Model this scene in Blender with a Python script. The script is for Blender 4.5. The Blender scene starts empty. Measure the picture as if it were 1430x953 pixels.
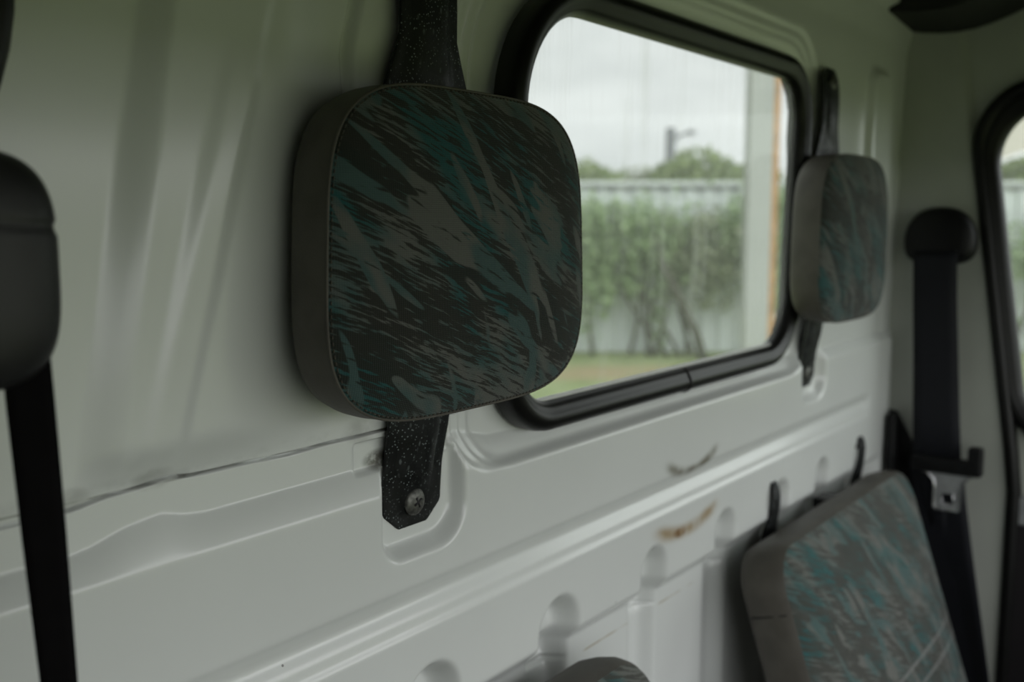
import bpy, bmesh, math, random
import numpy as np
from mathutils import Vector, Matrix

# ------------------------------------------------------------------ camera, sky, light, exposure
S = bpy.context.scene
COL = S.collection
S.view_settings.view_transform = 'Standard'
S.view_settings.look = 'None'
S.view_settings.gamma = 1.0
S.view_settings.use_curve_mapping = False
S.view_settings.exposure = 0.0
S.cycles.max_bounces = 10
S.cycles.diffuse_bounces = 6
S.cycles.transparent_max_bounces = 16

YAW, PITCH = math.radians(37.0065), math.radians(6.7493)
cd = bpy.data.cameras.new('camera')
cd.sensor_fit = 'HORIZONTAL'; cd.sensor_width = 36.0
cd.lens = 36.0 * 1390.0 / 1430.0
cd.clip_start = 0.01; cd.clip_end = 300
cam = bpy.data.objects.new('camera', cd); COL.objects.link(cam)
cam.location = (0, -0.5, 0)
cam.rotation_euler = (math.pi / 2 - PITCH, 0, YAW - math.pi / 2)
cd.dof.use_dof = True
cd.dof.focus_distance = 0.69
cd.dof.aperture_fstop = 5.0
S.camera = cam

GROUND = -1.55
SKY_FRONT, SKY_DOOR = 1.12, 3.6
w = bpy.data.worlds.new('overcast_sky'); S.world = w
w.use_nodes = True
nt = w.node_tree; nt.nodes.clear()
def wn(t, **k):
    n = nt.nodes.new(t)
    for a, b in k.items(): setattr(n, a, b)
    return n
tc = wn('ShaderNodeTexCoord')
sep = wn('ShaderNodeSeparateXYZ'); nt.links.new(tc.outputs['Generated'], sep.inputs[0])
mp = wn('ShaderNodeMapping'); mp.inputs['Scale'].default_value = (2.2, 2.2, 7.0)
nt.links.new(tc.outputs['Generated'], mp.inputs[0])
nz = wn('ShaderNodeTexNoise'); nz.inputs['Scale'].default_value = 1.6; nz.inputs['Detail'].default_value = 5
nt.links.new(mp.outputs[0], nz.inputs['Vector'])
cr = wn('ShaderNodeValToRGB')
cr.color_ramp.elements[0].position = 0.3; cr.color_ramp.elements[0].color = (0.70, 0.72, 0.73, 1)
cr.color_ramp.elements[1].position = 0.6; cr.color_ramp.elements[1].color = (0.985, 0.995, 1.0, 1)
nt.links.new(nz.outputs['Fac'], cr.inputs[0])
mr = wn('ShaderNodeMapRange'); mr.interpolation_type = 'SMOOTHSTEP'
mr.inputs[1].default_value = -0.1; mr.inputs[2].default_value = -0.6
mr.inputs[3].default_value = SKY_FRONT; mr.inputs[4].default_value = SKY_DOOR
nt.links.new(sep.outputs['Y'], mr.inputs[0])
bg = wn('ShaderNodeBackground')
nt.links.new(cr.outputs[0], bg.inputs['Color']); nt.links.new(mr.outputs[0], bg.inputs['Strength'])
wo = wn('ShaderNodeOutputWorld'); nt.links.new(bg.outputs[0], wo.inputs[0])

# daylight portal in the open side door behind the camera (only guides the sky's own light)
DOOR = dict(x0=-0.40, x1=1.66, z0=-0.55, z1=0.080, y=-1.10)
def portal(name, x0, x1, z0, z1, y):
    l = bpy.data.lights.new(name, 'AREA'); l.shape = 'RECTANGLE'
    l.size = x1 - x0; l.size_y = z1 - z0
    l.cycles.is_portal = True
    o = bpy.data.objects.new(name, l); COL.objects.link(o)
    o.location = ((x0 + x1) / 2, y, (z0 + z1) / 2)
    o.rotation_euler = (math.radians(90), 0, 0)      # -Z of the lamp looks towards +y
    return o
portal('door_daylight_portal', DOOR['x0'], DOOR['x1'], DOOR['z0'], DOOR['z1'], DOOR['y'])

# ------------------------------------------------------------------ helpers
def empty(name, loc=(0, 0, 0)):
    o = bpy.data.objects.new(name, None); o.empty_display_size = 0.05
    COL.objects.link(o); o.location = loc
    return o
def tag(o, label=None, cat=None, group=None, kind=None):
    if label: o['label'] = label
    if cat: o['category'] = cat
    if group: o['group'] = group
    if kind: o['kind'] = kind
    return o
def mesh(name, V, Fc, mat, parent=None, smooth=True, origin=None, recalc=True):
    """one mesh object; V are world positions"""
    if parent is not None: org = WORLD(parent)
    else: org = Vector(origin) if origin is not None else Vector((0, 0, 0))
    me = bpy.data.meshes.new(name)
    V = np.asarray(V, dtype=float) - np.array(org)
    me.from_pydata([tuple(v) for v in V], [], [tuple(int(i) for i in f) for f in Fc])
    if recalc:
        b = bmesh.new(); b.from_mesh(me); bmesh.ops.recalc_face_normals(b, faces=b.faces); b.to_mesh(me); b.free()
    if smooth: me.shade_smooth()
    me.update()
    if mat: me.materials.append(mat)
    o = bpy.data.objects.new(name, me); COL.objects.link(o)
    if parent is not None: o.parent = parent
    else: o.location = org
    return o
def WORLD(o):
    p = Vector(o.location)
    while o.parent is not None:
        o = o.parent; p += Vector(o.location)
    return p
def grid_faces(nu, nv, closed_u=False, closed_v=False):
    F = []
    for i in range(nu if closed_u else nu - 1):
        for j in range(nv if closed_v else nv - 1):
            a = i * nv + j; b = ((i + 1) % nu) * nv + j
            c = ((i + 1) % nu) * nv + (j + 1) % nv; d = i * nv + (j + 1) % nv
            F.append((a, b, c, d))
    return F
class MB:
    def __init__(s): s.V = []; s.F = []
    def add(s, V, F):
        n = len(s.V); s.V += [tuple(v) for v in V]; s.F += [tuple(i + n for i in f) for f in F]; return s
    def box(s, x0, x1, y0, y1, z0, z1):
        V = [(x, y, z) for x in (x0, x1) for y in (y0, y1) for z in (z0, z1)]
        return s.add(V, [(0, 1, 3, 2), (4, 6, 7, 5), (0, 4, 5, 1), (2, 3, 7, 6), (0, 2, 6, 4), (1, 5, 7, 3)])
    def tube(s, P, r, n=12, cap=True):
        P = [Vector(p) for p in P]; k = len(P); R = r if hasattr(r, '__len__') else [r] * k
        V = []; up = Vector((0.13, 0.21, 0.97))
        for i, p in enumerate(P):
            t = (P[min(i + 1, k - 1)] - P[max(i - 1, 0)]).normalized()
            if abs(t.dot(up)) > 0.95: up = Vector((0.9, 0.3, 0.1))
            a = t.cross(up).normalized(); b = t.cross(a)
            for j in range(n):
                q = 2 * math.pi * j / n
                V.append(p + (a * math.cos(q) + b * math.sin(q)) * R[i])
        F = grid_faces(k, n, False, True)
        if cap: F += [tuple(range(n))[::-1], tuple((k - 1) * n + j for j in range(n))]
        return s.add(V, F)
    def build(s, name, mat, parent=None, smooth=True, bevel=0, origin=None, seg=2):
        o = mesh(name, s.V, s.F, mat, parent, smooth, origin)
        if bevel:
            m = o.modifiers.new('bevel', 'BEVEL'); m.width = bevel; m.segments = seg; m.limit_method = 'ANGLE'
            m.harden_normals = True
        return o
def solidify(o, t, off=1.0, bevel=0):
    m = o.modifiers.new('solid', 'SOLIDIFY'); m.thickness = t; m.offset = off
    if bevel:
        b = o.modifiers.new('bevel', 'BEVEL'); b.width = bevel; b.segments = 2; b.limit_method = 'ANGLE'
    return o
def rrect(x0, x1, z0, z1, rad, n=10, m=6):
    """rounded rectangle, counter-clockwise from bottom-left; rad = (bl, br, tr, tl)"""
    if not hasattr(rad, '__len__'): rad = [rad] * 4
    P = []
    cs = [(x0 + rad[0], z0 + rad[0], 180, rad[0]), (x1 - rad[1], z0 + rad[1], 270, rad[1]),
          (x1 - rad[2], z1 - rad[2], 0, rad[2]), (x0 + rad[3], z1 - rad[3], 90, rad[3])]
    arcs = []
    for cx, cz, a0, r in cs:
        arcs.append([(cx + r * math.cos(math.radians(a0 + 90 * i / n)), cz + r * math.sin(math.radians(a0 + 90 * i / n))) for i in range(n + 1)])
    for i in range(4):
        P += arcs[i]
        a = arcs[i][-1]; b = arcs[(i + 1) % 4][0]
        for k in range(1, m):
            P.append((a[0] + (b[0] - a[0]) * k / m, a[1] + (b[1] - a[1]) * k / m))
    return P
def sd_rrect(X, Z, x0, x1, z0, z1, rad):
    """signed distance, negative inside; rad = (bl, br, tr, tl)"""
    cx, cz, hx, hz = (x0 + x1) / 2, (z0 + z1) / 2, (x1 - x0) / 2, (z1 - z0) / 2
    dx, dz = X - cx, Z - cz
    r = np.where(dx < 0, np.where(dz < 0, rad[0], rad[3]), np.where(dz < 0, rad[1], rad[2]))
    qx, qz = np.abs(dx) - hx + r, np.abs(dz) - hz + r
    return np.minimum(np.maximum(qx, qz), 0) + np.hypot(np.maximum(qx, 0), np.maximum(qz, 0)) - r
def sm(a, b, t):
    t = np.clip((t - a) / (b - a), 0, 1); return t * t * (3 - 2 * t)
def sweep_frame(path, profile, place):
    """closed path of (u,v) with outward offsets; profile list of (outward, depth)"""
    n = len(path); V = []
    for i in range(n):
        a = path[i - 1]; b = path[(i + 1) % n]
        tx, tz = b[0] - a[0], b[1] - a[1]; l = math.hypot(tx, tz) or 1
        ox, oz = tz / l, -tx / l                     # outward for a ccw path
        for s, d in profile:
            V.append(place(path[i][0] + ox * s, path[i][1] + oz * s, d))
    return V, grid_faces(n, len(profile), True, False)
def copy_tree(o, parent=None):
    c = o.copy(); COL.objects.link(c)
    if parent is not None: c.parent = parent
    for ch in list(o.children): copy_tree(ch, c)
    return c

# ------------------------------------------------------------------ materials
class NT:
    def __init__(s, name):
        s.m = bpy.data.materials.new(name); s.m.use_nodes = True
        s.t = s.m.node_tree; s.b = s.t.nodes['Principled BSDF']; s.out = s.t.nodes['Material Output']
    def n(s, t, ins=None, **k):
        x = s.t.nodes.new(t)
        for a, b in k.items(): setattr(x, a, b)
        for a, b in (ins or {}).items():
            if hasattr(b, 'is_linked') or hasattr(b, 'node'): s.t.links.new(b, x.inputs[a])
            else: x.inputs[a].default_value = b
        return x
    def link(s, a, b): s.t.links.new(a, b)
    def math(s, op, a, b=0.0, c=None, clamp=False):
        i = {0: a, 1: b}
        if c is not None: i[2] = c
        return s.n('ShaderNodeMath', i, operation=op, use_clamp=clamp).outputs[0]
    def mix(s, f, a, b):
        x = s.n('ShaderNodeMix', data_type='RGBA')
        for k, v in ((0, f), (6, a), (7, b)):
            if hasattr(v, 'node'): s.link(v, x.inputs[k])
            else: x.inputs[k].default_value = v
        return x.outputs[2]
    def ramp(s, f, a, b, lo=0.0, hi=1.0):
        x = s.n('ShaderNodeMapRange', {0: f, 1: a, 2: b, 3: lo, 4: hi}, interpolation_type='SMOOTHSTEP')
        return x.outputs[0]
    def noise(s, vec, scale, detail=3.0, rough=0.5, dist=0.0):
        return s.n('ShaderNodeTexNoise', {'Vector': vec, 'Scale': scale, 'Detail': detail, 'Roughness': rough, 'Distortion': dist}).outputs['Fac']
    def obj(s): return s.n('ShaderNodeTexCoord').outputs['Object']
    def mapv(s, vec, loc=(0, 0, 0), rot=(0, 0, 0), sc=(1, 1, 1)):
        return s.n('ShaderNodeMapping', {'Vector': vec, 'Location': loc, 'Rotation': rot, 'Scale': sc}).outputs[0]
    def bump(s, h, strength, dist):
        x = s.n('ShaderNodeBump', {'Height': h, 'Strength': strength, 'Distance': dist})
        s.link(x.outputs[0], s.b.inputs['Normal']); return x
    def set(s, **k):
        for a, b in k.items():
            i = s.b.inputs[a.replace('_', ' ')]
            if hasattr(b, 'node'): s.link(b, i)
            else: i.default_value = b
        return s
def plain(name, col, rough=0.5, metal=0.0, spec=0.5, nscale=60, namt=0.12, bump=0.0, bscale=900):
    m = NT(name); o = m.obj()
    f = m.noise(o, nscale, 4)
    c = m.mix(m.ramp(f, 0.3, 0.7), tuple(x * (1 - namt) for x in col) + (1,), tuple(min(1, x * (1 + namt)) for x in col) + (1,))
    m.set(Base_Color=c, Roughness=rough, Metallic=metal)
    m.b.inputs['Specular IOR Level'].default_value = spec
    if bump: m.bump(m.noise(o, bscale, 3), bump, 0.001)
    return m.m

PAINT = (0.67, 0.69, 0.67)
def paint_material():
    m = NT('white_paint'); o = m.obj()
    sp = m.n('ShaderNodeSeparateXYZ', {0: o}); X, Z = sp.outputs[0], sp.outputs[2]
    base = m.mix(m.ramp(m.noise(o, 5, 4), 0.3, 0.7), tuple(c * 0.96 for c in PAINT) + (1,), PAINT + (1,))
    # rubbed rust arcs left by a folded seat
    def arc(cx, cz, rx, rz, width, x_lo, x_hi):
        dx = m.math('DIVIDE', m.math('SUBTRACT', X, cx), rx)
        dz = m.math('DIVIDE', m.math('SUBTRACT', Z, cz), rz)
        r = m.math('SQRT', m.math('ADD', m.math('MULTIPLY', dx, dx), m.math('MULTIPLY', dz, dz)))
        e = m.math('ABSOLUTE', m.math('SUBTRACT', r, 1.0))
        k = m.ramp(e, 0.0, width, 1.0, 0.0)
        k = m.math('MULTIPLY', k, m.ramp(dz, -0.35, -0.75, 0, 1))
        k = m.math('MULTIPLY', k, m.math('MULTIPLY', m.ramp(dx, x_lo, x_lo + 0.5), m.ramp(dx, x_hi - 0.4, x_hi, 1, 0)))
        nn = m.noise(o, 38, 2)
        return m.math('MULTIPLY', k, m.ramp(nn, 0.10, 0.60)), dx
    a1, d1 = arc(0.995, -0.238, 0.070, 0.037, 0.24, -1.1, 1.1)
    base = m.mix(m.math('MULTIPLY', a1, 0.9), base, (0.11, 0.095, 0.05, 1))
    a2, d2 = arc(0.985, -0.305, 0.085, 0.036, 0.34, -1.1, 1.1)
    base = m.mix(m.math('MULTIPLY', a2, 0.8), base, (0.30, 0.19, 0.06, 1))
    sx = m.math('DIVIDE', m.math('SUBTRACT', X, 0.968), 0.016); sz = m.math('DIVIDE', m.math('SUBTRACT', Z, -0.3405), 0.006)
    spot = m.ramp(m.math('ADD', m.math('MULTIPLY', sx, sx), m.math('MULTIPLY', sz, sz)), 0.1, 1.3, 0.85, 0.0)
    base = m.mix(m.math('MULTIPLY', spot, m.ramp(m.noise(o, 160, 3), 0.3, 0.6)), base, (0.17, 0.075, 0.015, 1))
    # grime that collects on the sheet lap, plus painted dark of its gaps
    lap = m.ramp(m.math('ABSOLUTE', m.math('SUBTRACT', Z, -0.1475)), 0.0, 0.007, 1, 0)
    grime = m.math('MULTIPLY', lap, m.ramp(m.noise(m.mapv(o, sc=(1, 1, 1.6)), 24, 5, 0.65), 0.47, 0.68))
    def blot(cx, cz, r):
        bx = m.math('DIVIDE', m.math('SUBTRACT', X, cx), r); bz = m.math('DIVIDE', m.math('SUBTRACT', Z, cz), r * 0.5)
        return m.ramp(m.math('ADD', m.math('MULTIPLY', bx, bx), m.math('MULTIPLY', bz, bz)), 0.0, 1.0, 1.0, 0.0)
    bl = m.math('MAXIMUM', m.math('MAXIMUM', blot(0.275, -0.149, 0.016), blot(0.325, -0.147, 0.017)), blot(0.494, -0.147, 0.022))  # blots: grime plus the dark gaps at the plateau feet, painted in
    bl = m.math('MULTIPLY', bl, m.ramp(m.noise(o, 60, 3, 0.5), 0.25, 0.62))
    st = m.math('MULTIPLY', blot(0.513, -0.172, 0.019), m.ramp(m.noise(o, 110, 3, 0.6), 0.25, 0.55))
    ln = m.ramp(m.math('ABSOLUTE', m.math('SUBTRACT', Z, -0.1508)), 0.0, 0.0013, 1, 0)  # dark of the seam gap put into the colour, with its grime
    ln = m.math('MULTIPLY', ln, m.ramp(m.noise(m.mapv(o, sc=(1, 1, 0)), 16, 4, 0.6), 0.3, 0.6))
    g = m.math('MAXIMUM', m.math('MULTIPLY', grime, 0.18), m.math('MAXIMUM', m.math('MAXIMUM', m.math('MULTIPLY', bl, 0.33), m.math('MULTIPLY', st, 0.9)), m.math('MULTIPLY', ln, 0.85)))
    low = m.ramp(X, 0.72, 0.66, 0, 1)
    base = m.mix(m.math('MULTIPLY', g, low), base, (0.05, 0.045, 0.03, 1))
    # rusty sealer line along the lower inner sheet
    rl = m.ramp(m.math('ABSOLUTE', m.math('SUBTRACT', Z, -0.4205)), 0.0, 0.0016, 1, 0)
    rl = m.math('MULTIPLY', rl, m.ramp(m.noise(m.mapv(o, sc=(1, 1, 0)), 14, 2), 0.45, 0.6))
    base = m.mix(m.math('MULTIPLY', rl, 0.75), base, (0.30, 0.22, 0.10, 1))
    # a few dark specks
    vo = m.n('ShaderNodeTexVoronoi', {'Vector': o, 'Scale': 24.0, 'Randomness': 1.0}); vd = vo.outputs['Distance']
    vc = m.n('ShaderNodeSeparateColor', {0: vo.outputs['Color']}).outputs[0]
    spk = m.math('MULTIPLY', m.ramp(vd, 0.02, 0.032, 1, 0), m.ramp(vc, 0.74, 0.76))
    base = m.mix(m.math('MULTIPLY', spk, 0.8), base, (0.05, 0.045, 0.04, 1))
    m.set(Base_Color=base, Roughness=0.38)
    m.b.inputs['Specular IOR Level'].default_value = 0.5
    m.b.inputs['Coat Weight'].default_value = 0.6
    m.b.inputs['Coat Roughness'].default_value = 0.16
    m.bump(m.noise(o, 7, 2), 0.10, 0.004)
    return m.m

def fabric_material(name, gain=1.0, quilt=False):
    m = NT(name)
    K = 0.85 if quilt else 1.0
    o = m.obj()
    loc = m.n('ShaderNodeObjectInfo').outputs['Location']
    sp = m.n('ShaderNodeSeparateXYZ', {0: o})
    lx = m.n('ShaderNodeSeparateXYZ', {0: loc}).outputs[0]
    v = m.n('ShaderNodeCombineXYZ', {0: sp.outputs[0], 1: sp.outputs[2], 2: m.math('MULTIPLY', lx, 3.7)}).outputs[0]
    wob = m.n('ShaderNodeTexNoise', {'Vector': v, 'Scale': 17.0, 'Detail': 2.0}).outputs['Color']
    wv = m.n('ShaderNodeVectorMath', {0: wob, 1: (0.5, 0.5, 0.5)}, operation='SUBTRACT').outputs[0]
    wv = m.n('ShaderNodeVectorMath', {0: wv, 'Scale': 0.006}, operation='SCALE').outputs[0]
    vw = m.n('ShaderNodeVectorMath', {0: v, 1: wv}, operation='ADD').outputs[0]
    R = math.radians
    def streak(ang, along, across, detail=2.0, rough=0.5, seed=0.0):
        # Mapping node rotates the coordinates, so +ang lays strokes falling to the right
        q = m.mapv(vw, loc=(seed, seed * 0.7, seed), rot=(0, 0, R(ang)))
        q = m.mapv(q, sc=(along, across, 1))
        return m.noise(q, 1.0, detail, rough)
    hatch = streak(22, 34 * K, 400 * K, 3.0, 0.6, 0.0)
    dens = streak(36, 10 * K, 26 * K, 3, 0.55, 3.1)
    thr = m.math('ADD', m.math('MULTIPLY', dens, 0.62), 0.228)
    dark = m.ramp(m.math('SUBTRACT', thr, hatch), -0.03, 0.03)
    b1 = m.ramp(streak(62, 10 * K, 50 * K, 1.5, 0.4, 7.7), 0.60, 0.62)
    b2 = m.ramp(streak(36, 11 * K, 54 * K, 1.5, 0.4, 12.3), 0.615, 0.635)
    blade = m.math('MAXIMUM', b1, b2)
    tealf = m.ramp(streak(40, 9 * K, 28 * K, 2.5, 0.6, 19.0), 0.40, 0.60)
    grey = (0.115 * gain, 0.120 * gain, 0.108 * gain, 1); teal = (0.018 * gain, 0.088 * gain, 0.088 * gain, 1)
    teal2 = (0.055 * gain, 0.098 * gain, 0.094 * gain, 1); ink = (0.050, 0.052, 0.044, 1) if quilt else (0.018, 0.019, 0.0145, 1)  # paler seat ink: sheen and softened contrast put into the colour
    base = m.mix(tealf, grey, teal)
    c = m.mix(m.math('MULTIPLY', dark, 0.93), base, ink)
    edge = m.ramp(streak(24, 40 * K, 260 * K, 2, 0.5, 5.0), 0.30, 0.42)          # ragged blade edges
    bc = m.mix(m.ramp(streak(55, 12, 30, 2, 0.5, 23.0), 0.42, 0.58), grey, teal2)
    c = m.mix(m.math('MULTIPLY', blade, edge), c, bc)
    rib = m.math('SINE', m.math('MULTIPLY', sp.outputs[2], 4600.0))
    rib2 = m.math('SINE', m.math('MULTIPLY', sp.outputs[0], 3900.0))
    weave = m.math('ADD', m.math('MULTIPLY', rib, 0.6), m.math('MULTIPLY', rib2, 0.4))
    c = m.mix(m.ramp(weave, -0.8, 0.3, 0.22, 0.0), c, (0.012, 0.013, 0.011, 1))
    if quilt:
        # pairs of pale quilting stitches crossing on the lower half of the cushion
        for ch, offs, lim in ((2, (0.302, 0.274), None), (0, (0.150, 0.182), 0.335)):
            for off in offs:
                d = m.math('ABSOLUTE', m.math('SUBTRACT', sp.outputs[ch], off))
                ln = m.ramp(d, 0.0012, 0.0030, 0.60, 0.0)
                if lim: ln = m.math('MULTIPLY', ln, m.ramp(sp.outputs[2], lim - 0.01, lim, 1, 0))
                c = m.mix(ln, c, (0.24, 0.25, 0.24, 1))
    m.set(Base_Color=c, Roughness=0.85)
    m.b.inputs['Specular IOR Level'].default_value = 0.25
    m.b.inputs['Sheen Weight'].default_value = 0.25
    m.b.inputs['Sheen Roughness'].default_value = 0.4
    m.bump(m.math('ADD', weave, m.math('MULTIPLY', dark, -0.8)), 0.5, 0.0004)
    return m.m

def vinyl_material():
    m = NT('grey_vinyl'); o = m.obj()
    c = m.mix(m.ramp(m.noise(o, 30, 4), 0.3, 0.7), (0.070, 0.064, 0.053, 1), (0.092, 0.085, 0.071, 1))
    m.set(Base_Color=c, Roughness=0.55)
    m.b.inputs['Specular IOR Level'].default_value = 0.35
    vo = m.n('ShaderNodeTexVoronoi', {'Vector': o, 'Scale': 900.0}).outputs['Distance']
    m.bump(vo, 0.35, 0.0004)
    return m.m

def dusty_black():
    m = NT('dusty_black_steel'); o = m.obj()
    c = m.mix(m.ramp(m.noise(o, 45, 4), 0.35, 0.75), (0.005, 0.0055, 0.0055, 1), (0.011, 0.0125, 0.0125, 1))
    d1 = m.n('ShaderNodeTexVoronoi', {'Vector': o, 'Scale': 400.0}).outputs['Distance']
    s1 = m.math('MULTIPLY', m.ramp(d1, 0.16, 0.28, 1, 0), m.ramp(m.noise(o, 60, 4, 0.65), 0.38, 0.60))
    d2 = m.n('ShaderNodeTexVoronoi', {'Vector': m.mapv(o, sc=(1, 1, 0.45)), 'Scale': 190.0}).outputs['Distance']
    s2 = m.math('MULTIPLY', m.ramp(d2, 0.10, 0.26, 1, 0), m.ramp(m.noise(o, 38, 3, 0.6), 0.44, 0.60))
    s = m.math('MAXIMUM', m.math('MULTIPLY', s1, 0.75), m.math('MULTIPLY', s2, 0.35))
    c = m.mix(s, c, (0.26, 0.30, 0.30, 1))
    m.set(Base_Color=c, Roughness=m.ramp(m.noise(o, 80, 3), 0.3, 0.7, 0.36, 0.55))
    m.b.inputs['Specular IOR Level'].default_value = 0.25
    m.bump(m.noise(o, 420, 3), 0.25, 0.0006)
    return m.m

def webbing():
    m = NT('black_webbing'); o = m.obj()
    sp = m.n('ShaderNodeSeparateXYZ', {0: o})
    r = m.math('SINE', m.math('MULTIPLY', sp.outputs[1], 2400.0))
    c = m.mix(m.ramp(r, -1, 1), (0.009, 0.0095, 0.012, 1), (0.016, 0.017, 0.022, 1))
    m.set(Base_Color=c, Roughness=0.65)
    m.b.inputs['Specular IOR Level'].default_value = 0.2
    m.bump(r, 0.2, 0.0003)
    return m.m

def glass_material():
    m = NT('window_glass'); o = m.obj()
    t = m.t; t.nodes.remove(m.b)
    streaks = m.noise(m.mapv(o, sc=(60, 60, 5)), 1.0, 4, 0.6)
    fog = m.noise(o, 7, 3, 0.5)
    k = m.math('MULTIPLY', m.ramp(streaks, 0.45, 0.75), m.ramp(fog, 0.35, 0.65))
    tr = m.n('ShaderNodeBsdfTransparent', {'Color': (0.90, 0.925, 0.91, 1)})
    df = m.n('ShaderNodeBsdfTranslucent', {'Color': (0.85, 0.87, 0.86, 1)})
    gl = m.n('ShaderNodeBsdfGlossy', {'Color': (1, 1, 1, 1), 'Roughness': 0.02})
    a = m.n('ShaderNodeMixShader', {0: m.math('ADD', 0.05, m.math('MULTIPLY', k, 0.16)), 1: tr.outputs[0], 2: df.outputs[0]})
    fc = m.n('ShaderNodeLayerWeight', {'Blend': 0.5}).outputs['Facing']
    fr = m.math('ADD', 0.006, m.math('MULTIPLY', m.math('POWER', fc, 5.0), 0.10))
    b = m.n('ShaderNodeMixShader', {0: fr, 1: a.outputs[0], 2: gl.outputs[0]})
    m.link(b.outputs[0], m.out.inputs['Surface'])
    return m.m

M = dict(
    paint=paint_material(),
    fabric=fabric_material('teal_streak_fabric', 0.92),
    seat_fabric=fabric_material('teal_streak_seat_fabric', 1.15, True),
    vinyl=vinyl_material(), steel=dusty_black(), web=webbing(), glass=glass_material(),
    rubber=plain('black_rubber', (0.006, 0.006, 0.0055), 0.36, spec=0.28, nscale=40, bump=0.1),
    plastic=plain('black_plastic', (0.006, 0.006, 0.0065), 0.42, spec=0.25, bump=0.2, bscale=1400),
    nearweb=plain('matt_black_webbing', (0.005, 0.0045, 0.005), 0.9, spec=0.08),
    softplastic=plain('worn_black_plastic', (0.014, 0.014, 0.0145), 0.42, spec=0.35, bump=0.15, bscale=1200),
    chrome=plain('chrome', (0.62, 0.62, 0.64), 0.18, 1.0, namt=0.05),
    screw=plain('dull_zinc', (0.11, 0.11, 0.10), 0.48, 0.7, namt=0.35, nscale=300),
    thread=plain('tan_thread', (0.060, 0.055, 0.043), 0.9),
    palestrip=plain('pale_strip', (0.55, 0.56, 0.54), 0.35, namt=0.05),
    pillar=plain('grey_pillar_paint', (0.45, 0.47, 0.42), 0.38, namt=0.05, nscale=8),
    head=plain('black_headliner', (0.012, 0.012, 0.011), 0.8),
    roof=plain('roof_lining', (0.045, 0.044, 0.026), 0.8),
    mat=plain('rubber_mat', (0.06, 0.06, 0.06), 0.8),
    greytrim=plain('grey_trim', (0.26, 0.27, 0.27), 0.5),
    blacktrim=plain('black_trim', (0.006, 0.004, 0.005), 0.6),
)

# ------------------------------------------------------------------ rear wall: one pressed sheet with grooves, pockets and a window hole
XR, ZT, ZB = 1.748, 0.40, -1.05
WIN = dict(x0=0.672, x1=1.270, z0=-0.157, z1=0.181, r=(0.045, 0.065, 0.055, 0.088))   # inner edge of the rubber
GW = 0.027
WIN2 = dict(x0=-0.42, x1=0.2265, z0=-0.02, z1=0.25, r=(0.088, 0.14, 0.088, 0.045))
GROOVES = [0.379, 0.556, 0.733, 0.912, 1.088, 1.262, 1.418, 1.588]

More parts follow.
